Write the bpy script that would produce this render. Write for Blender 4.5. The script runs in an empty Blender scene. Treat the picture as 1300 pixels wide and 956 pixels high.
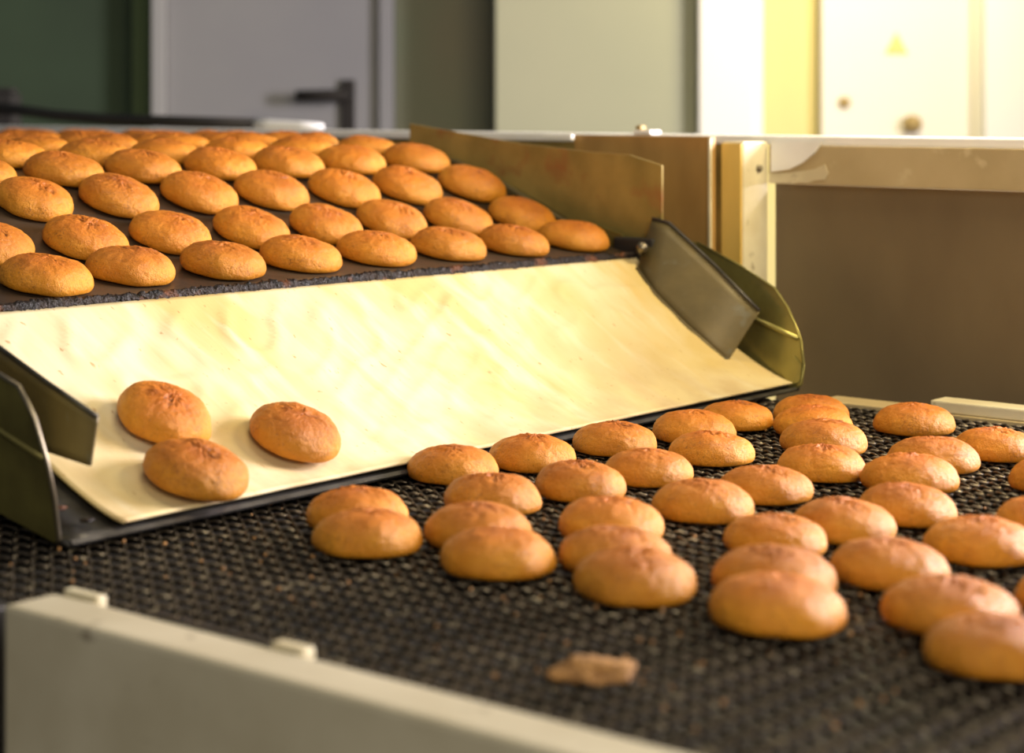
import bpy, bmesh, math, random
from mathutils import Vector, Matrix, noise
import numpy as np

scene = bpy.context.scene
C = scene.collection
CAMZ = 1.05

# ------------------------------------------------------------------ camera
cam_data = bpy.data.cameras.new('camera')
cam = bpy.data.objects.new('camera', cam_data); C.objects.link(cam)
cam.location = (0, 0, CAMZ); cam.rotation_euler = (math.pi / 2, 0, 0)
cam_data.sensor_width = 36.0
cam_data.lens = 2500.0 / 1300.0 * 36.0
cam_data.shift_y = -0.263
cam_data.clip_start = 0.05
cam_data.dof.use_dof = True
cam_data.dof.focus_distance = 2.12
cam_data.dof.aperture_fstop = 4.0
scene.camera = cam

# ------------------------------------------------------------------ world, lights, exposure
world = bpy.data.worlds.new('world'); scene.world = world
world.use_nodes = True
world.node_tree.nodes['Background'].inputs[0].default_value = (0.80, 0.88, 1.0, 1)
world.node_tree.nodes['Background'].inputs[1].default_value = 0.14

def area(name, loc, target, size, size_y, power, color):
    l = bpy.data.lights.new(name, 'AREA'); l.shape = 'RECTANGLE'
    l.size = size; l.size_y = size_y; l.energy = power; l.color = color
    o = bpy.data.objects.new(name, l); C.objects.link(o); o.location = loc
    o.rotation_euler = (Vector(target) - Vector(loc)).to_track_quat('-Z', 'Y').to_euler()
    return o
# daylight from a tall window to the right of the conveyors
area('window_daylight', (2.5, 2.75, 1.50), (0.1, 1.95, 0.75), 1.1, 1.0, 245, (1.0, 0.91, 0.95))
# windows behind the photographer
area('front_daylight', (1.0, -1.2, 2.0), (0.0, 2.0, 0.75), 1.6, 1.2, 66, (1.0, 0.88, 0.66))
# warm ceiling lamp
area('ceiling_lamp_light', (0.1, 2.2, 2.7), (0.1, 2.1, 0.75), 0.8, 0.5, 14, (1.0, 0.84, 0.55))
area('panel_fill_light', (1.05, 2.15, 1.75), (0.75, 2.6, 0.95), 0.5, 0.15, 17, (1.0, 0.80, 0.42))  # added fill, imitates the warm flare haze over the dark panel
# added warm point light, unseen, brightening the right of the back wall
bl = bpy.data.lights.new('back_wall_fill_light', 'POINT'); bl.energy = 36; bl.color = (1.0, 0.84, 0.48); bl.shadow_soft_size = 0.12
bo = bpy.data.objects.new('back_wall_fill_light', bl); C.objects.link(bo); bo.location = (1.05, 4.75, 1.75)

scene.view_settings.view_transform = 'Standard'
scene.view_settings.look = 'None'
scene.view_settings.gamma = 1.0
scene.view_settings.use_curve_mapping = False
scene.view_settings.exposure = 0.0

# ------------------------------------------------------------------ helpers
def tag(o, label=None, cat=None, group=None, kind=None):
    if label: o['label'] = label
    if cat: o['category'] = cat
    if group: o['group'] = group
    if kind: o['kind'] = kind
    return o

def empty(name, loc=(0, 0, 0)):
    o = bpy.data.objects.new(name, None); C.objects.link(o); o.location = loc
    o.empty_display_size = 0.05
    return o

def link(name, me, mat, parent=None, smooth=False):
    o = bpy.data.objects.new(name, me); C.objects.link(o)
    if mat is not None and not me.materials: me.materials.append(mat)
    if parent is not None:
        o.parent = parent
        o.matrix_parent_inverse = Matrix.Translation(-Vector(parent.location))
    if smooth:
        me.polygons.foreach_set('use_smooth', [True] * len(me.polygons))
    return o

def from_bm(name, bm, mat, parent=None, smooth=False, bevel=0.0, seg=2):
    if bevel:
        bmesh.ops.bevel(bm, geom=bm.edges[:], offset=bevel, segments=seg, profile=0.6, affect='EDGES', clamp_overlap=True)
    bmesh.ops.recalc_face_normals(bm, faces=bm.faces[:])
    me = bpy.data.meshes.new(name); bm.to_mesh(me); bm.free()
    return link(name, me, mat, parent, smooth)

# conveyor frame: u across the upper band, d back along it, h below the lens height
ANG = 0.80588
R = Vector((math.cos(ANG), math.sin(ANG), 0)); BK = Vector((-math.sin(ANG), math.cos(ANG), 0))
def W(u, d, h):
    p = Vector((0, 1.5, CAMZ - h)) + R * u + BK * d
    return p
# lower belt frame: n across, t along the travel
TL = Vector((0.77, -0.638, 0)); NL = Vector((0.638, 0.77, 0))
def L(t, n, h): return Vector((0, 0, CAMZ - h)) + TL * t + NL * n

def hexa(bm, pts):
    vs = [bm.verts.new(p) for p in pts]
    for f in ((0, 1, 2, 3), (7, 6, 5, 4), (0, 4, 5, 1), (1, 5, 6, 2), (2, 6, 7, 3), (3, 7, 4, 0)):
        bm.faces.new([vs[i] for i in f])
def box_f(F, name, a, b, h, mat, parent=None, bevel=0.002):
    """box between a=(a0,a1), b=(b0,b1), heights h=(top,bottom) in a frame F(u,d,h)"""
    bm = bmesh.new()
    hexa(bm, [F(a[0], b[0], h[1]), F(a[1], b[0], h[1]), F(a[1], b[1], h[1]), F(a[0], b[1], h[1]),
              F(a[0], b[0], h[0]), F(a[1], b[0], h[0]), F(a[1], b[1], h[0]), F(a[0], b[1], h[0])])
    return from_bm(name, bm, mat, parent, bevel=bevel)
def XYZ(x, y, z): return Vector((x, y, z))
def box(name, x, y, z, mat, parent=None, bevel=0.002):
    return box_f(lambda a, b, c: Vector((a, b, c)), name, x, y, (z[1], z[0]), mat, parent, bevel)

def plate(name, pts, thick_vec, mat, parent=None, bevel=0.0):
    """polygon of world points, extruded by thick_vec"""
    bm = bmesh.new()
    a = [bm.verts.new(p) for p in pts]; b = [bm.verts.new(Vector(p) + Vector(thick_vec)) for p in pts]
    n = len(pts)
    bm.faces.new(a); bm.faces.new(b[::-1])
    for i in range(n): bm.faces.new((a[i], a[(i + 1) % n], b[(i + 1) % n], b[i]))
    return from_bm(name, bm, mat, parent, bevel=bevel, seg=1)

def sheet(name, grid, thick, mat, parent=None, uv=None, smooth=True):
    """grid[i][j] of world points -> sheet with thickness downwards along its normal"""
    n, m = len(grid), len(grid[0])
    vs = [p for row in grid for p in row]
    fs = [(i * m + j, i * m + j + 1, (i + 1) * m + j + 1, (i + 1) * m + j) for i in range(n - 1) for j in range(m - 1)]
    me = bpy.data.meshes.new(name); me.from_pydata(vs, [], fs); me.update()
    if uv:
        l = me.uv_layers.new(name='UVMap')
        for lp in me.loops:
            i, j = divmod(lp.vertex_index, m)
            l.data[lp.index].uv = (i / (n - 1) * uv[0], j / (m - 1) * uv[1])
    o = link(name, me, mat, parent, smooth)
    md = o.modifiers.new('thickness', 'SOLIDIFY'); md.thickness = thick; md.offset = -1 if thick > 0 else 1
    return o

def tube(bm, pts, rad, sides=10, cap=True):
    rings = []
    for i, p in enumerate(pts):
        p = Vector(p)
        d = (Vector(pts[min(i + 1, len(pts) - 1)]) - Vector(pts[max(i - 1, 0)])).normalized()
        x = d.cross(Vector((0, 0, 1)));
        if x.length < 1e-4: x = Vector((1, 0, 0))
        x.normalize(); y = d.cross(x)
        r_ = rad[i] if isinstance(rad, (list, tuple)) else rad
        rings.append([bm.verts.new(p + x * r_ * math.cos(2 * math.pi * k / sides) + y * r_ * math.sin(2 * math.pi * k / sides)) for k in range(sides)])
    for a, b in zip(rings, rings[1:]):
        for k in range(sides): bm.faces.new((a[k], a[(k + 1) % sides], b[(k + 1) % sides], b[k]))
    if cap: bm.faces.new(rings[0][::-1]); bm.faces.new(rings[-1])

# ------------------------------------------------------------------ materials
def mat(name, col, rough=0.6, metal=0.0, col2=None, scale=20.0, stretch=(1, 1, 1), bump=0.0, bscale=None, detail=6.0,
        lo=0.35, hi=0.65, col3=None, scale3=60.0, lo3=0.6, hi3=0.68, coord='Object', spec=0.5):
    m = bpy.data.materials.new(name); m.use_nodes = True
    nt = m.node_tree; n = nt.nodes; l = nt.links
    b = n['Principled BSDF']
    b.inputs['Base Color'].default_value = (*col, 1); b.inputs['Roughness'].default_value = rough
    b.inputs['Metallic'].default_value = metal; b.inputs['Specular IOR Level'].default_value = spec
    tc = n.new('ShaderNodeTexCoord'); mp = n.new('ShaderNodeMapping'); mp.inputs['Scale'].default_value = stretch
    l.new(tc.outputs[coord], mp.inputs[0])
    last = None
    if col2:
        nz = n.new('ShaderNodeTexNoise'); nz.inputs['Scale'].default_value = scale; nz.inputs['Detail'].default_value = detail
        l.new(mp.outputs[0], nz.inputs['Vector'])
        rp = n.new('ShaderNodeMapRange'); rp.inputs[1].default_value = lo; rp.inputs[2].default_value = hi
        l.new(nz.outputs[0], rp.inputs[0])
        mx = n.new('ShaderNodeMix'); mx.data_type = 'RGBA'
        mx.inputs[6].default_value = (*col, 1); mx.inputs[7].default_value = (*col2, 1)
        l.new(rp.outputs[0], mx.inputs[0]); last = mx.outputs[2]
    if col3:
        nz = n.new('ShaderNodeTexNoise'); nz.inputs['Scale'].default_value = scale3; nz.inputs['Detail'].default_value = 4
        l.new(mp.outputs[0], nz.inputs['Vector'])
        rp = n.new('ShaderNodeMapRange'); rp.inputs[1].default_value = lo3; rp.inputs[2].default_value = hi3
        l.new(nz.outputs[0], rp.inputs[0])
        mx = n.new('ShaderNodeMix'); mx.data_type = 'RGBA'
        if last is not None: l.new(last, mx.inputs[6])
        else: mx.inputs[6].default_value = (*col, 1)
        mx.inputs[7].default_value = (*col3, 1)
        l.new(rp.outputs[0], mx.inputs[0]); last = mx.outputs[2]
    if last is not None: l.new(last, b.inputs['Base Color'])
    if bump:
        nz = n.new('ShaderNodeTexNoise'); nz.inputs['Scale'].default_value = bscale or scale * 2; nz.inputs['Detail'].default_value = 8
        l.new(mp.outputs[0], nz.inputs['Vector'])
        bp = n.new('ShaderNodeBump'); bp.inputs['Strength'].default_value = bump; bp.inputs['Distance'].default_value = 0.01
        l.new(nz.outputs[0], bp.inputs['Height']); l.new(bp.outputs[0], b.inputs['Normal'])
    return m

M = {}
M['band'] = mat('oiled_steel_band', (0.050, 0.036, 0.026), 0.36, 0.4, (0.11, 0.075, 0.045), 9, bump=0.05, bscale=90)
M['crust'] = mat('burnt_crust', (0.005, 0.004, 0.005), 0.42, 0, (0.025, 0.014, 0.010), 70, bump=0.6, bscale=260, col3=(0.13, 0.045, 0.016), scale3=30, lo3=0.57, hi3=0.66, spec=0.3)
M['tray'] = mat('dark_tray_steel', (0.10, 0.095, 0.09), 0.38, 0.7, (0.05, 0.045, 0.04), 30, bump=0.06)
M['flap'] = mat('greasy_olive_steel', (0.145, 0.110, 0.045), 0.5, 0.15, (0.09, 0.07, 0.03), 14, bump=0.05, bscale=60, col3=(0.14, 0.125, 0.08), scale3=45, lo3=0.62, hi3=0.72)
M['flange'] = mat('yellowed_flange_steel', (0.34, 0.30, 0.09), 0.30, 0.6, (0.16, 0.135, 0.045), 12, bump=0.04, bscale=50)
M['guard'] = mat('stained_guard_steel', (0.40, 0.30, 0.09), 0.45, 0.2, (0.23, 0.18, 0.05), 11, bump=0.06, bscale=60, col3=(0.30, 0.15, 0.05), scale3=18, lo3=0.58, hi3=0.72)
M['rust'] = mat('rusty_panel', (0.50, 0.30, 0.095), 0.5, 0.15, (0.32, 0.18, 0.055), 10, stretch=(1, 1, 0.35), bump=0.06, col3=(0.42, 0.24, 0.07), scale3=14, lo3=0.55, hi3=0.7)
M['cream'] = mat('cream_paint', (0.72, 0.66, 0.48), 0.45, 0, (0.60, 0.52, 0.34), 14, col3=(0.30, 0.24, 0.14), scale3=50, lo3=0.66, hi3=0.74, bump=0.05)
M['postyellow'] = mat('yellow_post_face', (0.80, 0.56, 0.15), 0.45, 0, (0.66, 0.42, 0.09), 10, stretch=(1, 1, 0.3), bump=0.04)
M['white'] = mat('white_enamel', (0.92, 0.92, 0.93), 0.35, 0, (0.86, 0.86, 0.84), 16)
M['beige'] = mat('beige_worn_paint', (0.52, 0.41, 0.23), 0.55, 0, (0.44, 0.34, 0.18), 9, col3=(0.58, 0.48, 0.28), scale3=22, lo3=0.62, hi3=0.7)
M['panel'] = mat('dark_brown_panel', (0.20, 0.145, 0.075), 0.55, 0, (0.15, 0.105, 0.055), 5, stretch=(1, 1, 0.5))
M['rail'] = mat('painted_rail', (0.56, 0.51, 0.38), 0.42, 0, (0.46, 0.41, 0.29), 9, col3=(0.28, 0.24, 0.17), scale3=40, lo3=0.66, hi3=0.74)
M['wire'] = mat('dark_mesh_wire', (0.13, 0.105, 0.078), 0.36, 0.7, (0.06, 0.048, 0.036), 10, detail=4, col3=(0.30, 0.26, 0.19), scale3=60, lo3=0.58, hi3=0.72)
M['black'] = mat('black_steel', (0.016, 0.015, 0.015), 0.6, 0.2, (0.03, 0.027, 0.024), 8)
M['bolt'] = mat('oily_bolt', (0.20, 0.17, 0.12), 0.3, 0.8)
M['chrome'] = mat('bright_steel', (0.92, 0.93, 0.97), 0.3, 0.0)
M['floor'] = mat('dark_floor', (0.05, 0.045, 0.04), 0.7, 0, (0.08, 0.07, 0.06), 3)
M['crumb'] = mat('golden_crumb', (0.48, 0.25, 0.08), 0.8, 0, (0.28, 0.14, 0.05), 120, bump=0.6, bscale=300)
M['wallgreen'] = mat('dark_green_wall', (0.045, 0.075, 0.04), 0.8, 0, (0.035, 0.055, 0.03), 2)
M['stripgreen'] = mat('green_wall_strip', (0.055, 0.085, 0.035), 0.8)
M['wallsage'] = mat('sage_wall', (0.19, 0.22, 0.15), 0.8, 0, (0.22, 0.21, 0.15), 2)
M['wallpale'] = mat('pale_sage_wall', (0.36, 0.37, 0.26), 0.8, 0, (0.40, 0.40, 0.28), 1.5)
M['doorgrey'] = mat('grey_white_door', (0.25, 0.25, 0.265), 0.6, 0, (0.28, 0.28, 0.285), 2)
M['doorframe'] = mat('pale_door_frame', (0.36, 0.36, 0.36), 0.6)
M['doorwhite'] = mat('white_door', (0.80, 0.77, 0.68), 0.6)
M['whitewall'] = mat('white_column_paint', (0.82, 0.82, 0.78), 0.7)
M['yellowwall'] = mat('yellow_recess_paint', (0.66, 0.58, 0.26), 0.7)
M['handle'] = mat('dark_bronze_handle', (0.030, 0.027, 0.025), 0.75, 0.0, spec=0.2)
M['sign'] = mat('yellow_sign', (0.72, 0.58, 0.20), 0.6)
M['brass'] = mat('dull_brass', (0.36, 0.26, 0.10), 0.55, 0.2)

# bun: baked crust, darker and redder on the crown where it browned, golden on the sides
def bun_material():
    m = bpy.data.materials.new('baked_bun_crust'); m.use_nodes = True
    nt = m.node_tree; n = nt.nodes; l = nt.links; b = n['Principled BSDF']
    b.inputs['Roughness'].default_value = 0.46; b.inputs['Specular IOR Level'].default_value = 0.42
    tc = n.new('ShaderNodeTexCoord'); oi = n.new('ShaderNodeObjectInfo')
    add = n.new('ShaderNodeVectorMath'); add.operation = 'ADD'
    sc = n.new('ShaderNodeVectorMath'); sc.operation = 'SCALE'; sc.inputs[0].default_value = (1, 1, 1)
    mul = n.new('ShaderNodeMath'); mul.operation = 'MULTIPLY'; mul.inputs[1].default_value = 7.0
    l.new(oi.outputs['Random'], mul.inputs[0]); l.new(mul.outputs[0], sc.inputs['Scale'])
    l.new(tc.outputs['Object'], add.inputs[0]); l.new(sc.outputs[0], add.inputs[1])
    def nz(scale, det=5, rough=0.6):
        x = n.new('ShaderNodeTexNoise'); x.inputs['Scale'].default_value = scale; x.inputs['Detail'].default_value = det
        x.inputs['Roughness'].default_value = rough; l.new(add.outputs[0], x.inputs['Vector']); return x
    def rng(src, a, c, lo=0, hi=1):
        x = n.new('ShaderNodeMapRange'); x.inputs[1].default_value = a; x.inputs[2].default_value = c
        x.inputs[3].default_value = lo; x.inputs[4].default_value = hi; l.new(src, x.inputs[0]); return x.outputs[0]
    def mix(f, a, c):
        x = n.new('ShaderNodeMix'); x.data_type = 'RGBA'
        if isinstance(f, float): x.inputs[0].default_value = f
        else: l.new(f, x.inputs[0])
        for s, v in ((6, a), (7, c)):
            if isinstance(v, tuple): x.inputs[s].default_value = (*v, 1)
            else: l.new(v, x.inputs[s])
        return x.outputs[2]
    sep = n.new('ShaderNodeSeparateXYZ'); l.new(tc.outputs['Object'], sep.inputs[0])
    crown = rng(sep.outputs['Z'], 0.018, 0.036)
    big = nz(28, 3)
    side = mix(rng(big.outputs[0], 0.35, 0.65), (0.58, 0.21, 0.008), (0.66, 0.275, 0.018))
    top = mix(rng(nz(45, 5).outputs[0], 0.4, 0.62), (0.50, 0.140, 0.010), (0.37, 0.085, 0.007))
    col = mix(crown, side, top)
    # vary from bun to bun
    hs = n.new('ShaderNodeHueSaturation'); l.new(col, hs.inputs['Color'])
    l.new(rng(oi.outputs['Random'], 0, 1, 0.86, 1.10), hs.inputs['Value'])
    # dark specks and cracks
    at = n.new('ShaderNodeAttribute'); at.attribute_name = 'crack'
    speck = rng(nz(420, 2).outputs[0], 0.62, 0.72, 0, 0.6)
    c2 = mix(speck, hs.outputs[0], (0.22, 0.07, 0.015))
    c3 = mix(rng(at.outputs['Fac'], 0.15, 0.8, 0, 0.85), c2, (0.15, 0.04, 0.009))
    ln = n.new('ShaderNodeMath'); ln.operation = 'ABSOLUTE'
    sb = n.new('ShaderNodeMath'); sb.operation = 'SUBTRACT'; sb.inputs[1].default_value = 0.5
    l.new(nz(75, 4, 0.7).outputs[0], sb.inputs[0]); l.new(sb.outputs[0], ln.inputs[0])
    thin = rng(ln.outputs[0], 0.018, 0.0)
    msk = n.new('ShaderNodeMath'); msk.operation = 'MULTIPLY'; l.new(thin, msk.inputs[0]); l.new(rng(nz(34, 2).outputs[0], 0.47, 0.60, 0, 0.75), msk.inputs[1])
    c3 = mix(msk.outputs[0], c3, (0.17, 0.045, 0.010))
    l.new(c3, b.inputs['Base Color'])
    h1 = nz(240, 6, 0.65); h2 = nz(900, 3)
    ad = n.new('ShaderNodeMath'); ad.operation = 'MULTIPLY_ADD'; ad.inputs[1].default_value = 0.35
    l.new(h2.outputs[0], ad.inputs[0]); l.new(h1.outputs[0], ad.inputs[2])
    bp = n.new('ShaderNodeBump'); bp.inputs['Strength'].default_value = 0.6; bp.inputs['Distance'].default_value = 0.0035
    l.new(ad.outputs[0], bp.inputs['Height']); l.new(bp.outputs[0], b.inputs['Normal'])
    return m
M['bun'] = bun_material()

# canvas: cream cotton, stained yellow along the slide, crumb specks
def canvas_material():
    m = bpy.data.materials.new('cream_canvas'); m.use_nodes = True
    nt = m.node_tree; n = nt.nodes; l = nt.links; b = n['Principled BSDF']
    b.inputs['Roughness'].default_value = 0.75; b.inputs['Specular IOR Level'].default_value = 0.3
    uv = n.new('ShaderNodeUVMap'); uv.uv_map = 'UVMap'
    def nz(scale, st, det=5, rot=0.0, dist=0.0):
        mp = n.new('ShaderNodeMapping'); mp.inputs['Scale'].default_value = (*st, 1); mp.inputs['Rotation'].default_value = (0, 0, rot)
        l.new(uv.outputs[0], mp.inputs[0])
        x = n.new('ShaderNodeTexNoise'); x.inputs['Scale'].default_value = scale; x.inputs['Detail'].default_value = det
        x.inputs['Distortion'].default_value = dist
        l.new(mp.outputs[0], x.inputs['Vector']); return x.outputs[0]
    def rng(src, a, c, hi=1.0):
        x = n.new('ShaderNodeMapRange'); x.inputs[1].default_value = a; x.inputs[2].default_value = c; x.inputs[4].default_value = hi
        l.new(src, x.inputs[0]); return x.outputs[0]
    def mix(f, a, c):
        x = n.new('ShaderNodeMix'); x.data_type = 'RGBA'; l.new(f, x.inputs[0])
        for s, v in ((6, a), (7, c)):
            if isinstance(v, tuple): x.inputs[s].default_value = (*v, 1)
            else: l.new(v, x.inputs[s])
        return x.outputs[2]
    c = mix(rng(nz(5, (1, 0.7), 4, 0, 0.6), 0.38, 0.62), (0.70, 0.61, 0.40), (0.61, 0.46, 0.19))
    c = mix(rng(nz(14, (1.6, 0.35), 4, 0.25), 0.50, 0.70, 0.55), c, (0.76, 0.71, 0.55))
    c = mix(rng(nz(22, (1.5, 0.22), 5, 0.25), 0.58, 0.78, 0.5), c, (0.66, 0.47, 0.20))
    c = mix(rng(nz(120, (1.0, 0.6), 3), 0.66, 0.74, 0.7), c, (0.35, 0.18, 0.06))
    # grime along the foot, where the buns land
    sx = n.new('ShaderNodeSeparateXYZ'); l.new(uv.outputs[0], sx.inputs[0])
    ft = n.new('ShaderNodeMath'); ft.operation = 'MULTIPLY'
    l.new(rng(sx.outputs['Y'], 0.13, 0.30), ft.inputs[0]); l.new(rng(nz(16, (1, 0.8), 5), 0.38, 0.62, 0.85), ft.inputs[1])
    c = mix(ft.outputs[0], c, (0.52, 0.38, 0.20))
    l.new(c, b.inputs['Base Color'])
    bp = n.new('ShaderNodeBump'); bp.inputs['Strength'].default_value = 0.25; bp.inputs['Distance'].default_value = 0.004
    l.new(nz(26, (1.4, 0.25), 6, 0.25), bp.inputs['Height']); l.new(bp.outputs[0], b.inputs['Normal'])
    return m
M['canvas'] = canvas_material()

# ------------------------------------------------------------------ the room
tag(box('floor', (-4, 4), (-1.0, 6.2), (-0.05, 0.0), M['floor'], None, 0), kind='structure')
YB = 5.5
def BX(px): return (px - 650) / 2500.0 * YB
def BZ(py): return CAMZ - (py - 136) / 2500.0 * YB
tag(box('wall_back', (-4, 4), (YB + 0.10, YB + 0.25), (0, 3.0), M['wallgreen'], None, 0), kind='structure')
def wallpiece(name, x0, x1, y0, y1, z0, z1, m, bevel=0.003):
    return tag(box(name, (BX(x0), BX(x1)), (y0, y1), (z0, z1), m, None, bevel), kind='structure')
wallpiece('trim_1', 165, 193, YB + 0.03, YB + 0.098, 0, 3, M['stripgreen'])
d1 = empty('door_1', (BX(350), YB, 0)); tag(d1, kind='structure')
box('door_jamb', (BX(194), BX(210)), (YB - 0.02, YB + 0.095), (0, 2.1), M['doorframe'], d1)
box('door_leaf', (BX(211), BX(481)), (YB + 0.02, YB + 0.06), (0.01, 2.08), M['doorgrey'], d1)
box('door_jamb', (BX(482), BX(500)), (YB - 0.01, YB + 0.095), (0, 2.1), M['doorgrey'], d1)
# long back plate and lever
hp = box('door_handle', (BX(433), BX(450)), (YB + 0.002, YB + 0.02), (BZ(215), BZ(101)), M['handle'], d1, 0.004)
bm = bmesh.new()
tube(bm, [(BX(441), YB + 0.002, BZ(121)), (BX(441), YB - 0.035, BZ(121)), (BX(436), YB - 0.045, BZ(121)), (BX(420), YB - 0.048, BZ(121)), (BX(378), YB - 0.046, BZ(122))], [0.016, 0.016, 0.0165, 0.0165, 0.016], 12)
lev = from_bm('lever', bm, M['handle'], None, True)
lev.parent = hp; 
wallpiece('wall_sage', 500.5, 629, YB + 0.02, YB + 0.098, 0, 3, M['wallsage'])
wallpiece('wall_pale', 630, 874, YB - 0.25, YB + 0.098, 0, 3, M['wallpale'])
wallpiece('trim_2', 875, 940, YB - 0.30, YB + 0.098, 0, 3, M['whitewall'])
wallpiece('trim_3', 942, 956, YB - 0.22, YB + 0.098, 0, 3, M['doorwhite'])
wallpiece('wall_recess', 957, 1038, YB + 0.0, YB + 0.098, 0, 3, M['yellowwall'])
d2 = empty('door_2', (BX(1138), YB, 0)); tag(d2, kind='structure')
box('door_leaf', (BX(1040), BX(1228)), (YB - 0.05, YB + 0.0), (0.01, 2.1), M['doorwhite'], d2)
box('door_jamb', (BX(1229), BX(1237)), (YB - 0.06, YB + 0.09), (0, 2.15), M['doorwhite'], d2)
def disc(name, px, py, rad, y, depth, m, parent):
    bm = bmesh.new(); tube(bm, [(BX(px), y, BZ(py)), (BX(px), y - depth * .7, BZ(py)), (BX(px), y - depth, BZ(py))], [rad, rad, rad * .75], 20)
    return from_bm(name, bm, m, parent, True)
disc('lock_rosette', 1068, 130, 0.016, YB - 0.05, 0.012, M['brass'], d2)
disc('door_knob', 1152, 157, 0.024, YB - 0.05, 0.05, M['brass'], d2)
zc = BZ(57)
sg = plate('warning_triangle', [(BX(1119), YB - 0.0515, BZ(69)), (BX(1148), YB - 0.0515, BZ(69)), (BX(1133.5), YB - 0.0515, BZ(42))], (0, -0.003, 0), M['sign'])
tag(sg, 'small yellow warning triangle stuck on the white back door', 'sign')
wallpiece('trim_4', 1238, 1420, YB - 0.12, YB + 0.098, 0, 3, M['whitewall'])

# ------------------------------------------------------------------ upper conveyor band
KN = [0.56, 0.60, 0.718, 0.81, 0.902, 0.994, 1.086, 1.178, 1.27, 1.5, 2.0, 3.0, 5.0]
KH = [0.2264, 0.2185, 0.1952, 0.1769, 0.1392, 0.0997, 0.0780, 0.0706, 0.0684, 0.0685, 0.0700, 0.0720, 0.0720]
def hu(d): return float(np.interp(d, KN, KH))
def hus(d): return sum(hu(d + e) for e in (-0.03, -0.015, 0, 0.015, 0.03)) / 5 + 0.0015
EDGE = 0.700
band = empty('oven_band', W(0.3, EDGE, 0.25)); tag(band, 'dark oily steel band carrying rows of buns to the canvas slide', 'conveyor')
ds = [EDGE + 0.012 * i for i in range(60)] + [1.45, 1.6, 1.8, 2.0, 2.4, 3.0, 3.6]
sheet('band_surface', [[W(u, d, hus(d)) for u in (-0.75, -0.4, 0.0, 0.3, 0.6, 0.975)] for d in ds], -0.004, M['band'], band)
# rolled, crusted front lip: dark uneven beads of burnt residue
bm = bmesh.new()
NS = 1400; rings = []
for i in range(NS + 1):
    u = -0.40 + 1.375 * i / NS
    ring = []
    for k in range(10):
        a = 2 * math.pi * k / 10
        p = Vector((math.cos(a) * 0.0062, math.sin(a) * 0.0062, 0))
        q = Vector((u * 130, math.cos(a) * 1.6, math.sin(a) * 1.6))
        nn = noise.noise(q) * 0.5 + noise.noise(q * 2.7) * 0.45 + noise.noise(Vector((u * 11, 0, 3))) * 0.5
        r_ = 0.0072 * (1 + 0.75 * nn + (0.75 if math.sin(a) < -0.3 else 0) * max(0, noise.noise(Vector((u * 25, 5, 0))) * 2.2))
        ring.append(bm.verts.new(W(u, EDGE - 0.001 + math.cos(a) * r_ * 0.8, hus(EDGE) + 0.0035 - math.sin(a) * r_)))
    rings.append(ring)
for a, b in zip(rings, rings[1:]):
    for k in range(10): bm.faces.new((a[k], a[(k + 1) % 10], b[(k + 1) % 10], b[k]))
lip = from_bm('crusted_lip', bm, M['crust'], band, True); lip['label'] = 'black and rust-brown burnt crust along the band edge'
# apron plate under the band nose
box_f(W, 'nose_plate', (-0.75, 0.975), (EDGE + 0.012, EDGE + 0.02), (0.212, 0.345), M['black'], band, 0)
box_f(W, 'side_plate', (-0.75, -0.745), (EDGE + 0.03, 3.4), (0.21, 0.345), M['black'], band, 0)

# ------------------------------------------------------------------ canvas slide
DT, HT, HB = 0.695, 0.207, 0.357
def db(u): return 0.375 + (u + 0.093) * 0.0787
def chute(u, v, lift=0.0):
    d = DT + (db(u) - DT) * v
    h = HT + (HB - HT) * (1 - max(1 - v, 0) ** 1.3)
    if v > 1: h = HB + (v - 1) * 0.02
    return W(u, d, h - lift)
tray = empty('slide_tray', W(0.45, 0.45, 0.37)); tag(tray, 'dark steel slide tray with flared side flanges under the canvas', 'chute')
us = [-0.155 + 1.16 * i / 40 for i in range(41)]
sheet('tray_pan', [[chute(u, v, -0.006) for v in [j / 16 * 1.024 for j in range(17)]] for u in us], -0.003, M['tray'], tray)
# folded front lip of the pan
bm = bmesh.new()
a = [chute(u, 1.024, -0.005) for u in us]; b = [p + Vector((0.003, -0.002, -0.003)) for p in a]
va = [bm.verts.new(p) for p in a]; vb = [bm.verts.new(p) for p in b]
for i in range(len(us) - 1): bm.faces.new((va[i], va[i + 1], vb[i + 1], vb[i]))
lp = from_bm('tray_lip', bm, M['tray'], tray); md = lp.modifiers.new('t', 'SOLIDIFY'); md.thickness = 0.003
# right flange
fr = [(1.0389, 0.766, 0.1657), (1.035, 0.6427, 0.1852), (1.0294, 0.5646, 0.2128), (1.0244, 0.5053, 0.2382), (1.0198, 0.4817, 0.261),
      (1.015, 0.4645, 0.285), (1.0119, 0.4549, 0.3003), (1.0055, 0.4454, 0.3324), (1.0007, 0.4456, 0.3563), (0.9987, 0.459, 0.3665),
      (1.005, 0.56, 0.335), (1.022, 0.67, 0.25), (1.03, 0.76, 0.21)]
flg = plate('side_flange', [W(*p) for p in fr], R * 0.0025, M['flange'], tray)
# pressed stiffening bead and rolled rim on the flange
bm = bmesh.new()
tube(bm, [W(1.0185, 0.60, 0.262), W(1.0165, 0.54, 0.277), W(1.012, 0.4585, 0.299)], 0.0035, 8)
from_bm('stiffening_bead', bm, M['flange'], flg, True)
bm = bmesh.new(); tube(bm, [W(*p) + R * 0.001 for p in fr[1:10]], 0.0018, 6)
from_bm('rolled_rim', bm, M['flange'], flg, True)
# yellow reflection at the foot of the flange, built as an added plate
plate('corner_reflection', [W(0.998, 0.462, 0.359), W(1.001, 0.4475, 0.353), W(1.0045, 0.4470, 0.332), W(1.007, 0.461, 0.3205), W(1.003, 0.482, 0.338)], R * -0.0015, M['flange'], flg)
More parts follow.
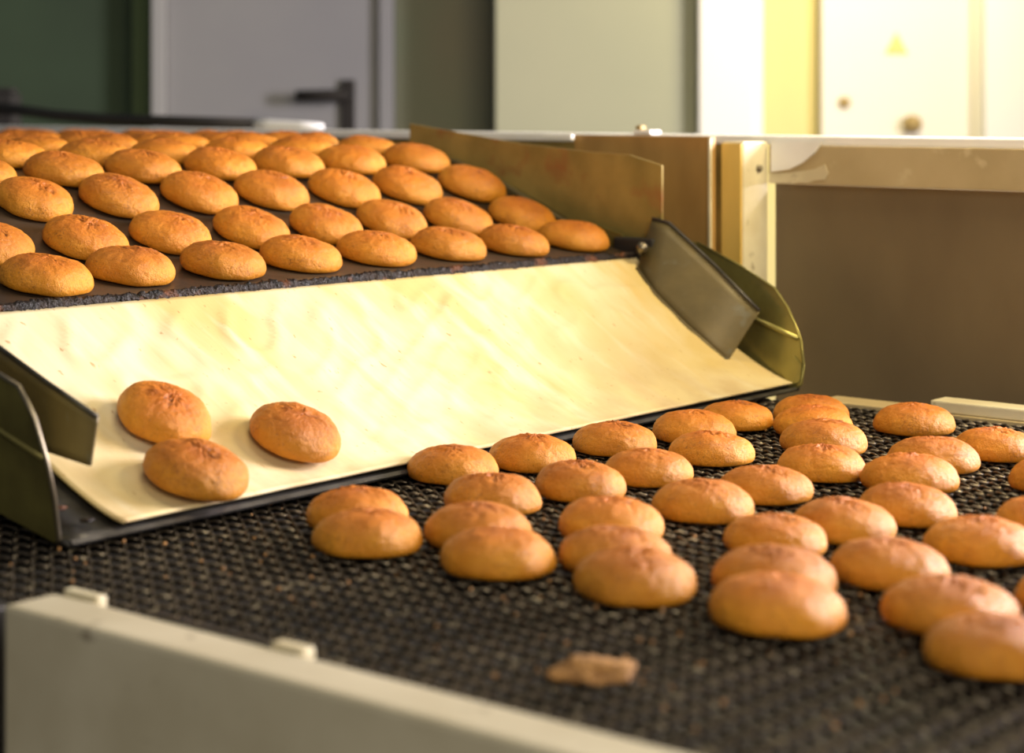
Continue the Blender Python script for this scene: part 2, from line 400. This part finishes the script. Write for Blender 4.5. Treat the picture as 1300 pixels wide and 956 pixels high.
# right flap, leaning from the canvas up to the flange
top = [(0.9826, 0.6788, 0.1522), (0.9903, 0.6547, 0.1579), (0.9924, 0.5823, 0.2085), (0.988, 0.5025, 0.2653)]
bot = [(0.9475, 0.6771, 0.2200), (0.9370, 0.6372, 0.2515), (0.9385, 0.5853, 0.2895), (0.9410, 0.5209, 0.3300)]
def lerp(a, b, t): return tuple(x + (y - x) * t for x, y in zip(a, b))
def loft(name, A, B, m, parent, n=6, th=0.003):
    g = [[W(*lerp(a, b, j / n)) for j in range(n + 1)] for a, b in zip(A, B)]
    return sheet(name, g, th, m, parent, smooth=True)
rf = loft('side_flap', top, bot, M['flap'], tray)
bm = bmesh.new(); tube(bm, [W(*p) + Vector((0, 0, 0.001)) for p in top], 0.0022, 6)
from_bm('flap_rim', bm, M['tray'], rf, True)
bm = bmesh.new(); tube(bm, [W(*p) + Vector((0, 0, 0.003)) for p in bot], 0.0030, 6)
from_bm('flap_seam', bm, M['flap'], rf, True)
# hinge bracket with bolt
box_f(W, 'hinge_bracket', (0.966, 0.984), (0.665, 0.735), (0.178, 0.232), M['black'], tray, 0.004)
bm = bmesh.new(); c0 = W(0.953, 0.672, 0.190); nn = (-R - BK * 0.9 + Vector((0, 0, 0.4))).normalized()
tube(bm, [c0 - nn * 0.01, c0 + nn * 0.005, c0 + nn * 0.010, c0 + nn * 0.012], [0.008, 0.008, 0.0065, 0.003], 12)
from_bm('hinge_bolt', bm, M['bolt'], tray, True)
# left flange and flap
fl = [(-0.1864, 0.5193, 0.2029), (-0.1819, 0.4247, 0.2255), (-0.1804, 0.3967, 0.2329), (-0.1754, 0.3808, 0.258), (-0.1675, 0.373, 0.2974),
      (-0.1621, 0.3720, 0.3247), (-0.155, 0.3760, 0.3601), (-0.1538, 0.3788, 0.3659), (-0.158, 0.50, 0.345), (-0.175, 0.66, 0.26), (-0.188, 0.66, 0.19)]
flg2 = plate('side_flange', [W(*p) for p in fl], R * -0.0025, M['flange'], tray)
bm = bmesh.new(); tube(bm, [W(*p) - R * 0.001 for p in fl[0:8]], 0.0022, 6)
from_bm('rolled_rim', bm, M['bolt'], flg2, True)
bm = bmesh.new(); tube(bm, [W(-0.177, 0.60, 0.235), W(-0.174, 0.45, 0.272), W(-0.170, 0.376, 0.292)], 0.003, 8)
from_bm('stiffening_bead', bm, M['flange'], flg2, True)
ltop = [(-0.115, 0.66, 0.180), (-0.115, 0.5334, 0.2194), (-0.115, 0.4566, 0.2433), (-0.113, 0.3842, 0.2653)]
lbot = [(-0.11, 0.66, 0.2380), (-0.11, 0.55, 0.2890), (-0.11, 0.4700, 0.3050), (-0.111, 0.3985, 0.3090)]
lf = loft('side_flap', ltop, lbot, M['flap'], tray)
bm = bmesh.new(); tube(bm, [W(*p) + Vector((0, 0, 0.001)) for p in ltop], 0.0022, 6)
from_bm('flap_rim', bm, M['tray'], lf, True)
# burnt spots on the tray edge
for i, (u, v) in enumerate(((-0.125, 0.80), (-0.128, 0.86), (-0.118, 0.945), (-0.127, 0.70))):
    bm = bmesh.new(); bmesh.ops.create_icosphere(bm, subdivisions=2, radius=0.006)
    for q in bm.verts:
        q.co *= 1 + 0.5 * noise.noise(q.co * 300 + Vector((i * 5, 0, 0))); q.co.z *= 0.35
        q.co = q.co + chute(u, v, 0.0)
    from_bm('burnt_lump', bm, M['crust'], tray, True)
# stand under the tray
box_f(W, 'support_plate', (-0.15, 0.985), (0.575, 0.585), (0.315, 0.362), M['black'], tray, 0)

# the canvas itself
NU, NV = 180, 56
grid = []
for i in range(NU + 1):
    row = []
    for j in range(NV + 1):
        v = j / NV
        ul = -0.108 + 0.012 * v; ur = 0.972 + 0.027 * v
        u = ul + (ur - ul) * i / NU
        s = u + 0.22 * v
        w = noise.noise(Vector((s * 9, v * 1.6, 0))) * 0.0055 + noise.noise(Vector((s * 24, v * 3.0, 4))) * 0.0026
        rp = noise.noise(Vector((s * 15, v * 5.0, 9))); w += max(0, 0.22 - abs(rp)) * 0.022 * (1 - v * 0.6)
        fade = min(1, v * 5, (1 - v) * 5 + 0.15, (u - ul) * 9 + 0.05, (ur - u) * 9 + 0.05) * (1 - 0.55 * v)
        row.append(chute(u, v * 1.010 + 0.006, 0.0035 + 0.0035 * fade + w * fade))
    grid.append(row)
cv = sheet('canvas_cover', grid, -0.003, M['canvas'], None, uv=(1.1, 0.30))
tag(cv, 'cream stained canvas sheet draped over the slide below the band', 'canvas')

# ------------------------------------------------------------------ far side of the upper conveyor
guard = empty('guard_plate', W(0.99, 0.9, 0.16)); tag(guard, 'olive brown stained steel guard plate along the band side', 'guard plate')
gt = [(1.1629, 0.0254), (0.9344, 0.0526), (0.80, 0.0625), (0.7244, 0.0663), (0.6683, 0.0792)]
gb = [(1.1629, 0.0650), (0.9344, 0.119), (0.80, 0.172), (0.7244, 0.1800), (0.6683, 0.20)]
plate('plate_sheet', [W(0.985 + (1.2 - d) * 0.01, d, h) for d, h in gt] + [W(0.985 + (1.2 - d) * 0.01, d, h) for d, h in gb[::-1]], R * 0.003, M['guard'], guard)
bm = bmesh.new(); tube(bm, [W(0.982, d, h - 0.004) for d, h in ((1.15, 0.072), (1.06, 0.086), (0.98, 0.108), (0.90, 0.143), (0.80, 0.181), (0.735, 0.192))], 0.0045, 8)
from_bm('bottom_bead', bm, M['flap'], guard, True)
plate('end_tab', [W(0.975, 0.80, 0.158), W(0.975, 0.745, 0.170), W(0.975, 0.725, 0.176), W(0.975, 0.725, 0.20), W(0.975, 0.80, 0.185)], R * 0.003, M['flange'], guard)

frame = empty('oven_side_frame', W(1.15, 0.6, CAMZ)); tag(frame, 'long oven side frame with white top rail, cream post and dark brown panel', 'machine frame')
box_f(W, 'top_rail', (1.155, 1.235), (0.0, 2.95), (0.040, 0.052), M['white'], frame, 0.002)
box_f(W, 'side_plate', (1.165, 1.172), (0.66, 2.95), (0.0525, 0.35), M['guard'], frame, 0)
rp_ = box_f(W, 'rust_panel', (1.075, 1.083), (0.648, 0.905), (0.041, 0.62), M['rust'], frame, 0.001)
box_f(W, 'panel_edge_strip', (1.071, 1.0745), (0.648, 0.652), (0.042, 0.62), M['cream'], rp_, 0)
po = box_f(W, 'post', (1.094, 1.15), (0.6085, 0.645), (0.0475, 1.04), M['cream'], frame, 0.0025)
box_f(W, 'post_side_face', (1.090, 1.0935), (0.610, 0.644), (0.050, 1.03), M['postyellow'], po, 0.001)  # thin yellow layer over one face of the post
for dh in (0.085, 0.25):
    bm = bmesh.new(); c0 = W(1.128, 0.608, dh); tube(bm, [c0, c0 - BK * 0.003, c0 - BK * 0.005], [0.005, 0.005, 0.003], 10)
    from_bm('screw', bm, M['bolt'], po, True)
box_f(W, 'fascia', (1.150, 1.164), (0.0, 0.607), (0.0525, 0.106), M['beige'], frame, 0.0015)
box_f(W, 'dark_panel', (1.166, 1.175), (0.0, 0.607), (0.107, 1.04), M['panel'], frame, 0)
wpatch = plate('white_patch', [W(1.1495, 0.6, 0.049), W(1.1495, 0.515, 0.047), W(1.1495, 0.527, 0.062), W(1.1495, 0.548, 0.077), W(1.1495, 0.57, 0.086), W(1.1495, 0.6, 0.090)], R * -0.004, M['white'], frame)  # added plate standing in for a bright white patch on the fascia
bm = bmesh.new()
# frayed cream paint patch under the white patch: a raised flaking layer
pp = [(0.606, 0.092), (0.57, 0.0905), (0.53, 0.085), (0.512, 0.078), (0.506, 0.090), (0.512, 0.099), (0.530, 0.1005), (0.54, 0.1045), (0.555, 0.1035), (0.565, 0.1055), (0.585, 0.1050), (0.606, 0.1058)]
plate('paint_flake', [W(1.1498, d, h) for d, h in pp], R * -0.0012, M['cream'], frame)
# small latch and tag on the rail
lt = empty('rail_latch', W(1.16, 0.83, 0.04)); tag(lt, 'small white latch fixed on top of the side rail', 'latch')
box_f(W, 'latch_base', (1.150, 1.175), (0.822, 0.855), (0.034, 0.0397), M['white'], lt, 0.001)
box_f(W, 'latch_knob', (1.153, 1.165), (0.842, 0.853), (0.027, 0.0338), M['brass'], lt, 0.002)
tg = box_f(W, 'rail_clip', (1.063, 1.0705), (0.90, 0.955), (0.0405, 0.048), M['white'], None, 0.001)
tag(tg, 'short white metal clip above the stained guard plate', 'clip')

# black rod with bright tip lying behind the rail, and its holder
def LX(px, py, Y): return Vector(((px - 650) / 2500.0 * Y, Y, CAMZ - (py - 136) / 2500.0 * Y))
rod = empty('black_rod', LX(160, 152, 4.1)); tag(rod, 'thin black rod with bright steel tip above the far side rail', 'rod')
rp2 = [(-60, 133, 4.55), (20, 139, 4.4), (70, 146, 4.3), (130, 151, 4.2), (200, 153.5, 4.1), (326, 157.5, 3.95)]
bm = bmesh.new(); tube(bm, [LX(*p) for p in rp2], 0.0125, 10); from_bm('shaft', bm, M['black'], rod, True)
bm = bmesh.new(); tube(bm, [LX(325, 158, 3.952), LX(345, 159, 3.93), LX(380, 160, 3.9), LX(409, 161, 3.87)], [0.0125, 0.012, 0.010, 0.007], 12); from_bm('steel_tip', bm, M['chrome'], rod, True)
hb = empty('rod_holder', LX(0, 170, 4.40)); tag(hb, 'black block holding the end of the thin rod', 'bracket')
pz = LX(0, 118, 4.46)
box('block', (-1.31, LX(20, 0, 4.46).x), (4.44, 4.52), (0.80, pz.z), M['black'], hb, 0.008)
box('cap', (-1.29, LX(16, 0, 4.46).x), (4.45, 4.51), (pz.z + 0.0005, pz.z + 0.012), M['black'], hb, 0.004)

# ------------------------------------------------------------------ lower mesh conveyor
HL = 0.370
T0, T1, N0, N1 = -2.05, -0.05, 0.905, 2.17
belt = empty('mesh_belt', L(-1.0, 1.5, 0.42)); tag(belt, 'dark woven wire mesh belt carrying buns away from the slide', 'conveyor')
box_f(L, 'belt_bed', (T0, T1), (N0, N1), (HL + 0.0105, HL + 0.03), M['black'], belt, 0)
# woven spirals: each strand zigzags across the belt
PT, WL = 0.0125, 0.0190
ns = int((-0.20 - -1.80) / PT); npn = int((N1 - N0) / WL) * 4
k = np.arange(npn + 1)
nn_ = N0 + k * WL / 4
ph = k % 4
zz = np.array([0.0, 1.0, 0.0, -1.0])[ph]; tt = np.array([-1.0, 0.0, 1.0, 0.0])[ph]
tl = np.array(TL); nl = np.array(NL)
rad = 0.0017
allv = []; allf = []
base = 0
rng = np.random.default_rng(3)
m4 = len(k)
fa = []
i0 = np.arange(m4 - 1)
for sdx in range(4):
    fa.append(np.stack([i0 * 4 + sdx, i0 * 4 + (sdx + 1) % 4, (i0 + 1) * 4 + (sdx + 1) % 4, (i0 + 1) * 4 + sdx], 1))
fa = np.concatenate(fa)
for s in range(ns):
    t = -1.80 + s * PT
    sh = 1 if s % 2 else -1
    tc = t + rng.normal() * 0.0007 + sh * tt * PT * 0.78 + 0.0006 * np.sin(nn_ * 17 + s)
    z = CAMZ - HL - 0.0050 + zz * 0.0026 + 0.0006 * np.sin(nn_ * 9 + s * 0.13)
    cen = tl[None] * tc[:, None] + nl[None] * nn_[:, None]; cen[:, 2] = z
    ring = np.repeat(cen[:, None, :], 4, 1)
    ring[:, 0] += tl * rad * .8 + nl * rad * .8; ring[:, 1, 2] += rad; ring[:, 2] -= tl * rad * .8 + nl * rad * .8; ring[:, 3, 2] -= rad
    allv.append(ring.reshape(-1, 3)); allf.append(fa + base); base += m4 * 4
V = np.concatenate(allv); F = np.concatenate(allf)
me = bpy.data.meshes.new('wire_weave')
me.vertices.add(len(V)); me.vertices.foreach_set('co', V.astype(np.float32).ravel())
me.loops.add(len(F) * 4); me.loops.foreach_set('vertex_index', F.astype(np.int32).ravel())
me.polygons.add(len(F)); me.polygons.foreach_set('loop_start', np.arange(0, len(F) * 4, 4, dtype=np.int32))
me.update(calc_edges=True)
ww = link('wire_weave', me, M['wire'], belt, True); ww['kind'] = 'stuff'

# near rail
rail = empty('near_rail', L(-0.6, 0.878, 0.70)); tag(rail, 'cream painted steel side rail along the near edge of the mesh belt', 'rail')
box_f(L, 'rail_beam', (-1.180, 0.10), (0.853, 0.899), (0.356, 0.56), M['rail'], rail, 0.004)
box_f(L, 'rail_leg', (-1.16, -1.11), (0.860, 0.895), (0.5605, 1.05), M['rail'], rail, 0.003)
box_f(L, 'rail_leg', (0.02, 0.07), (0.860, 0.895), (0.5605, 1.05), M['rail'], rail, 0.003)
ep = box_f(L, 'end_post', (-1.26, -1.196), (0.83, 0.875), (0.362, 1.05), M['tray'], None, 0.003)
tag(ep, 'dark grey steel post beside the end of the near cream rail', 'post')
gsx = empty('guide_strip', L(-1.0, 0.912, 0.366)); tag(gsx, 'thin worn metal guide strip between mesh belt and near rail', 'strip')
box_f(L, 'strip_bar', (-1.075, -0.955), (0.9005, 0.906), (0.3545, 0.3655), M['tray'], gsx, 0.001)
box_f(L, 'strip_end', (-0.953, -0.922), (0.900, 0.911), (0.353, 0.3655), M['cream'], gsx, 0.002)
box_f(L, 'strip_end', (-1.175, -1.135), (0.902, 0.911), (0.353, 0.3655), M['cream'], gsx, 0.002)
# far rail
frl = empty('far_rail', L(-0.8, 2.20, 0.40)); tag(frl, 'pale cream bar along the far edge of the mesh belt', 'rail')
box_f(L, 'bar', (-1.142, 0.2), (2.180, 2.218), (0.358, 0.372), M['cream'], frl, 0.002)
box_f(L, 'bar_shelf', (-1.30, 0.2), (2.174, 2.226), (0.3725, 0.386), M['beige'], frl, 0.001)

# ------------------------------------------------------------------ buns
PR = [(0.0, -0.0), (0.45, 0.0), (0.80, 0.0), (0.895, 0.025), (0.965, 0.09), (1.0, 0.24), (0.965, 0.46), (0.86, 0.67), (0.665, 0.845), (0.36, 0.96), (0.0, 1.0)]
def catmull(P, n):
    out = []
    for i in range(len(P) - 1):
        p0, p1, p2, p3 = P[max(i - 1, 0)], P[i], P[i + 1], P[min(i + 2, len(P) - 1)]
        for k in range(n):
            t = k / n
            out.append(tuple(0.5 * (2 * b + (c - a) * t + (2 * a - 5 * b + 4 * c - d) * t * t + (3 * b - a - 3 * c + d) * t ** 3) for a, b, c, d in zip(p0, p1, p2, p3)))
    out.append(P[-1]); return out
PROF = PR[:3] + catmull(PR[2:], 6)[1:]
BA, BB, BC = 0.0498, 0.0440, 0.0310
def bun_mesh(seed, zs):
    rnd = random.Random(seed)
    N = 96
    off = Vector((rnd.uniform(0, 90), rnd.uniform(0, 90), rnd.uniform(0, 90)))
    vs = []; crack = []
    asym = rnd.uniform(-0.06, 0.06); px, py = rnd.uniform(-0.12, 0.05), rnd.uniform(-0.08, 0.08)
    cy = rnd.uniform(-0.22, 0.10); cw = rnd.uniform(0.10, 0.18); ca = rnd.uniform(-0.35, 0.35)
    amp = rnd.uniform(0.75, 1.3)
    def vert(r, z, th):
        x = r * math.cos(th); y = r * math.sin(th)
        # slightly egg shaped, crown off centre
        rr = 1 + asym * math.cos(th) + 0.025 * noise.noise(off + Vector((math.cos(th), math.sin(th), 0)) * 1.4)
        X = (x * rr + px * max(z, 0) * (1 - r)) * BA; Y = (y * rr + py * max(z, 0) * (1 - r)) * BB
        Z = max(z, 0) * BC * zs
        p = Vector((X, Y, Z))
        nrm = Vector((x / BA, y / BB, (z - 0.25) / BC)).normalized()
        c = 0.0
        if z > 0.0 and r > 0:
            g = min(1, z * 2.5)
            lum = noise.noise(off + p * 38) * 0.0014 + noise.noise(off + p * 110) * 0.0007 * g + noise.noise(off + p * 230) * 0.00035 * g
            # broken ridge running along the crown
            ln = (y - cy) - ca * x + 0.16 * noise.noise(off + p * 90)
            along = math.exp(-((x + 0.05) / 0.55) ** 2)
            tops = min(1, max(0, (z - 0.55) / 0.3))
            ridge = math.exp(-(ln / (cw * 1.8)) ** 2) * along * tops
            rough = noise.noise(off + p * 260) * 0.0011 + noise.noise(off + p * 520) * 0.0007
            f1 = abs(noise.noise(off * 2 + p * 70 + Vector((0, p.y * 120, 0))))
            ck = max(0, 1 - f1 / 0.10) * min(1, ridge * 1.6)
            ck2 = max(0, 1 - abs(noise.noise(off * 3 + p * 42)) / 0.035) * min(1, max(0, (z - 0.3) / 0.3)) * 0.45
            c = max(ck, ck2 * 0.8) * amp
            p = p + nrm * (lum + ridge * (0.0004 + rough * 2.0) * amp - c * 0.0024)
        return p, c
    rings = [(r, z) for r, z in PROF if r > 1e-6]
    for r, z in rings:
        for k in range(N):
            p, c = vert(r, z, 2 * math.pi * k / N); vs.append(p); crack.append(c)
    fs = []
    for i in range(len(rings) - 1):
        for k in range(N):
            k2 = (k + 1) % N
            fs.append((i * N + k, i * N + k2, (i + 1) * N + k2, (i + 1) * N + k))
    t, c = vert(0.0, 1.0, 0); vs.append(t); crack.append(0); ti = len(vs) - 1
    vs.append(Vector((0, 0, 0))); crack.append(0); bi = len(vs) - 1
    e = (len(rings) - 1) * N
    for k in range(N):
        fs.append((e + k, e + (k + 1) % N, ti)); fs.append(((k + 1) % N, k, bi))
    me = bpy.data.meshes.new('bun'); me.from_pydata(vs, [], fs); me.update()
    a = me.attributes.new('crack', 'FLOAT', 'POINT'); a.data.foreach_set('value', crack)
    me.polygons.foreach_set('use_smooth', [True] * len(me.polygons)); me.materials.append(M['bun'])
    return me
BM_UP = [bun_mesh(100 + i, 1.06) for i in range(8)]
BM_LO = [bun_mesh(200 + i, 1.10) for i in range(8)]
_rot = random.Random(5)
def place_bun(me, pos, fx, n, s, label, group, flip=False):
    o = bpy.data.objects.new('bun', me); C.objects.link(o)
    fx = fx.normalized(); n = n.normalized(); fy = n.cross(fx)
    if flip: fx = -fx; fy = -fy
    m = Matrix(((fx.x, fy.x, n.x, pos.x), (fx.y, fy.y, n.y, pos.y), (fx.z, fy.z, n.z, pos.z), (0, 0, 0, 1)))
    o.matrix_world = m @ Matrix.Diagonal((s, s, s, 1))
    return tag(o, label, 'bun', group)

ORD = ['first', 'second', 'third', 'fourth', 'fifth', 'sixth', 'seventh', 'eighth', 'ninth']
# measured rows on the band: (u, d, size) per row, from the near side to the guard plate
ROWS = [
 [(0.073,0.758,1.05),(0.190,0.766,1.02),(0.310,0.764,1.03),(0.429,0.768,1.02),(0.551,0.769,1.02),(0.672,0.767,1.00),(0.790,0.764,0.97),(0.911,0.763,1.00)],
 [(0.070,0.855,0.95),(0.189,0.852,1.01),(0.310,0.853,1.00),(0.431,0.855,0.99),(0.547,0.854,0.99),(0.666,0.855,0.99),(0.782,0.853,0.99),(0.904,0.847,0.98)],
 [(0.188,0.952,0.98),(0.304,0.953,1.03),(0.426,0.951,1.02),(0.542,0.950,1.01),(0.661,0.949,1.02),(0.779,0.951,1.02),(0.904,0.947,1.01)],
 [(0.166,1.038,0.95),(0.286,1.036,1.03),(0.408,1.037,1.03),(0.529,1.041,1.01),(0.647,1.040,1.03),(0.768,1.043,1.00),(0.893,1.042,1.01)],
 [(0.272,1.139,1.00),(0.396,1.126,1.00),(0.512,1.132,0.98),(0.634,1.136,0.99),(0.753,1.132,1.00),(0.877,1.135,0.97)],
 [(0.372,1.222,0.99),(0.489,1.226,1.00),(0.608,1.228,1.00),(0.731,1.222,1.02),(0.848,1.222,0.99)],
]
RN = ['front row along crusted band edge', 'second row back from crusted band edge', 'third row back from crusted band edge',
      'fourth row back from crusted band edge', 'fifth row back from crusted band edge', 'sixth row back from crusted band edge']
ct = 0
def up_bun(u, d, s, label, group):
    global ct
    sl = (hus(d + 0.035) - hus(d - 0.035)) / 0.07
    fx = (-BK + Vector((0, 0, sl))).normalized(); n = fx.cross(R); n = n if n.z > 0 else -n
    yaw = _rot.uniform(-0.14, 0.14)
    fx = Matrix.Rotation(yaw + math.radians(38), 3, n) @ fx
    hmax = min(hus(d), (hus(d - 0.04) + hus(d + 0.04)) / 2)
    place_bun(BM_UP[(ct * 5 + ct // 8) % 8], W(u, d, hmax) + n * 0.0006, fx, n, s, label, group, ct % 3 == 1); ct += 1
for k, row in enumerate(ROWS):
    for i, (u, d, s) in enumerate(row):
        up_bun(u, d + (-0.005, 0.003, 0.002, 0.008, 0.008, 0.012)[k], min(s, 1.015) * 0.985, 'oval bun, %s from guard plate, %s' % (ORD[len(row) - 1 - i], RN[k]), 'buns in rows on the oven band')
# rows farther back, blurred and mostly hidden
FAR = {1.316: (0.392, 5), 1.408: (0.489, 4), 1.500: (0.515, 4), 1.592: (0.489, 4), 1.684: (0.634, 3), 1.776: (0.608, 3), 1.868: (0.634, 3), 1.960: (0.608, 3), 2.052: (0.753, 2), 2.144: (0.727, 2), 2.236: (0.753, 2)}
ORD2 = ['seventh', 'eighth', 'ninth', 'tenth', 'eleventh', 'twelfth', 'thirteenth', 'fourteenth', 'fifteenth', 'sixteenth', 'seventeenth']
for q, (d, (u0, c)) in enumerate(FAR.items()):
    for i in range(c):
        up_bun(u0 + 0.119 * i + _rot.uniform(-.004, .004), d + 0.012 + q * 0.002, 0.97, 'blurred bun, %s from guard plate, %s row back from crusted band edge' % (ORD[c - 1 - i], ORD2[q]), 'far rows of buns on the oven band')

# sliding buns on the canvas
for i, (u, v, s, lab) in enumerate(((0.041, 0.614, 0.975, 'bun sliding down the canvas, the highest up of three and nearest the dark side flap'),
                          (0.160, 0.809, 0.966, 'bun sliding down the canvas by itself, farthest from the dark side flap'),
                          (0.008, 0.915, 1.00, 'bun at the canvas hem, about to slide over the tray lip onto mesh'))):
    p = chute(u, v); fx = chute(u, v + 0.05) - chute(u, v - 0.05); n = fx.normalized().cross(R); n = n if n.z > 0 else -n
    place_bun(BM_LO[i * 2 + 1], p + n.normalized() * 0.012, Matrix.Rotation(0.25, 3, n) @ fx, n, s, lab, 'buns sliding down the canvas')

# buns lying on the mesh belt: x, y, size, yaw, label
G3 = 'buns on the mesh belt'
LOW = [
 (-0.057,1.959,0.96,-41,'first bun along the canvas foot, just landed, counting from the sliding buns'),
 (-0.135,1.738,0.97,-37,'rear bun of the touching pair beside the dark tray lip'),
 (-0.119,1.647,0.95,-23,'front bun of the touching pair beside the dark tray lip'),
 (-0.017,1.812,0.94,-31,'rear bun of the file of three right beside the touching pair'),
 (-0.027,1.669,0.98,-49,'middle bun of the file of three right beside the touching pair'),
 (-0.013,1.574,0.97,-36,'front bun of the file of three right beside the touching pair'),
 (0.022,2.023,0.95,-41,'second bun along the canvas foot counting from the sliding buns'),
 (0.111,2.115,0.93,-35,'third bun along the canvas foot, rough topped, counting from the sliding buns'),
 (0.064,1.876,0.95,-49,'smooth bun in front of the second bun along the canvas foot'),
 (0.136,1.946,0.92,-34,'bun in front of the third bun along the canvas foot'),
 (0.204,2.189,0.95,-34,'fourth bun along the canvas foot, with another bun tight against its front'),
 (0.207,2.057,0.91,-23,'bun tight against the front of the fourth bun along the canvas foot'),
 (0.260,2.278,0.87,-33,'fifth and last bun along the canvas foot, below the yellowed flange corner'),
 (0.174,1.780,0.95,-32,'lone smooth bun with bare mesh around, between two files of three'),
 (0.084,1.697,0.98,-48,'rear bun of the tight file of three pointing at the rail'),
 (0.081,1.584,0.93,-18,'middle bun of the tight file of three pointing at the rail'),
 (0.094,1.492,1.00,-51,'front bun of the tight file of three pointing at the rail'),
 (0.239,1.860,0.90,-27,'bun diagonally behind the lone smooth bun, toward the file of four'),
 (0.353,2.312,0.92,-39,'rearmost of four buns in file past the yellowed flange corner'),
 (0.342,2.224,0.95,-43,'second of four buns in file past the yellowed flange corner'),
 (0.337,2.118,0.97,-41,'third of four buns in file past the yellowed flange corner'),
 (0.311,1.970,0.93,-41,'foremost of four buns in file past the yellowed flange corner'),
 (0.460,2.244,0.94,-33,'rough bun lying nearest to the end of the far cream bar'),
 (0.430,2.016,0.95,-37,'rear bun with flaky crown in file of three before the far bar'),
 (0.388,1.910,0.96,-24,'middle bun in file of three before the far bar'),
 (0.353,1.768,0.92,-51,'front bun in file of three before the far bar'),
 (0.510,2.082,0.90,-36,'dark crowned bun beside the flaky bun, in front of the far cream bar'),
 (0.528,1.904,0.92,-43,'bun downstream of the dark crowned bun, only its end in view'),
 (0.467,1.704,0.94,-30,'bun partly in view downstream of the file of three before the far bar'),
 (0.285,1.698,0.94,-53,'bun just behind the wide gap leading to the two large foremost buns'),
 (0.220,1.642,0.88,-39,'rear bun of the close stack of three in the middle of the belt'),
 (0.202,1.505,0.98,-34,'middle bun of the close stack of three in the middle of the belt'),
 (0.188,1.411,1.02,-48,'large blurred front bun of the close stack of three, bare mesh before it'),
 (0.296,1.538,0.93,-28,'blurred bun right beside the close stack of three, toward the far bar'),
 (0.386,1.616,0.95,-35,'plump bun beside the blurred one, lying farther along the belt travel'),
 (0.312,1.406,0.98,-28,'rear bun of the large foremost overlapping pair'),
 (0.321,1.303,0.95,-28,'foremost and most blurred bun of the large overlapping pair'),
 (0.415,1.438,0.93,-44,'bun cut off beside the large overlapping pair, only a sliver in view'),
]
for i, (x, y, s, yaw, lab) in enumerate(LOW):
    a = math.radians(yaw)
    place_bun(BM_LO[(i * 3 + i // 8) % 8], Vector((x, y, CAMZ - HL + 0.0002)), Vector((math.cos(a), math.sin(a), 0)), Vector((0, 0, 1)), s, lab, G3, i % 3 == 2)

# broken bun piece lying near the rail
def lump(name, loc, sx, sy, sz, seed, m, sub=4, parent=None, hole=False):
    bm = bmesh.new(); bmesh.ops.create_icosphere(bm, subdivisions=sub, radius=1)
    o_ = Vector((seed * 7.3, seed * 3.1, seed))
    for v in bm.verts:
        c = v.co.copy(); k = 1 + 0.35 * noise.noise(c * 1.6 + o_) + 0.18 * noise.noise(c * 4 + o_)
        if hole: k -= 0.55 * math.exp(-((c.x - 0.25) ** 2 + (c.y + 0.8) ** 2 + (c.z - 0.3) ** 2) / 0.12)
        v.co = Vector((c.x * sx * k, c.y * sy * k, max(c.z * sz * k, -sz * 0.55)))
    lo = min(v.co.z for v in bm.verts)
    for v in bm.verts: v.co.z -= lo
    me = bpy.data.meshes.new(name)
    bm.to_mesh(me); bm.free()
    o = link(name, me, m, parent, True); o.location = loc
    return o
bp_ = lump('bun_fragment', (0.052, 1.272, CAMZ - HL + 0.0002), 0.026, 0.014, 0.009, 3, M['crumb'], 4, None, True)
tag(bp_, 'flat broken golden bun fragment lying on the bare mesh', 'crumb')
# crumbs scattered over the mesh: uncountable
rnd = random.Random(11); bm = bmesh.new()
for i in range(170):
    t = rnd.uniform(-1.35, -0.6); n = rnd.choice((rnd.uniform(1.0, 1.35), rnd.uniform(0.95, 2.1)))
    p = L(t, n, HL)
    rr = rnd.uniform(0.0007, 0.0020)
    r_ = bmesh.ops.create_icosphere(bm, subdivisions=1, radius=rr)
    for v in r_['verts']:
        v.co = v.co * (1 + 0.5 * noise.noise(v.co * 900 + Vector((i, 0, 0)))) + p + Vector((0, 0, rr * 0.6))
cr = from_bm('crumbs', bm, M['crumb'], None, True)
tag(cr, 'fine golden bun crumbs scattered over the wire mesh', 'crumbs', kind='stuff')
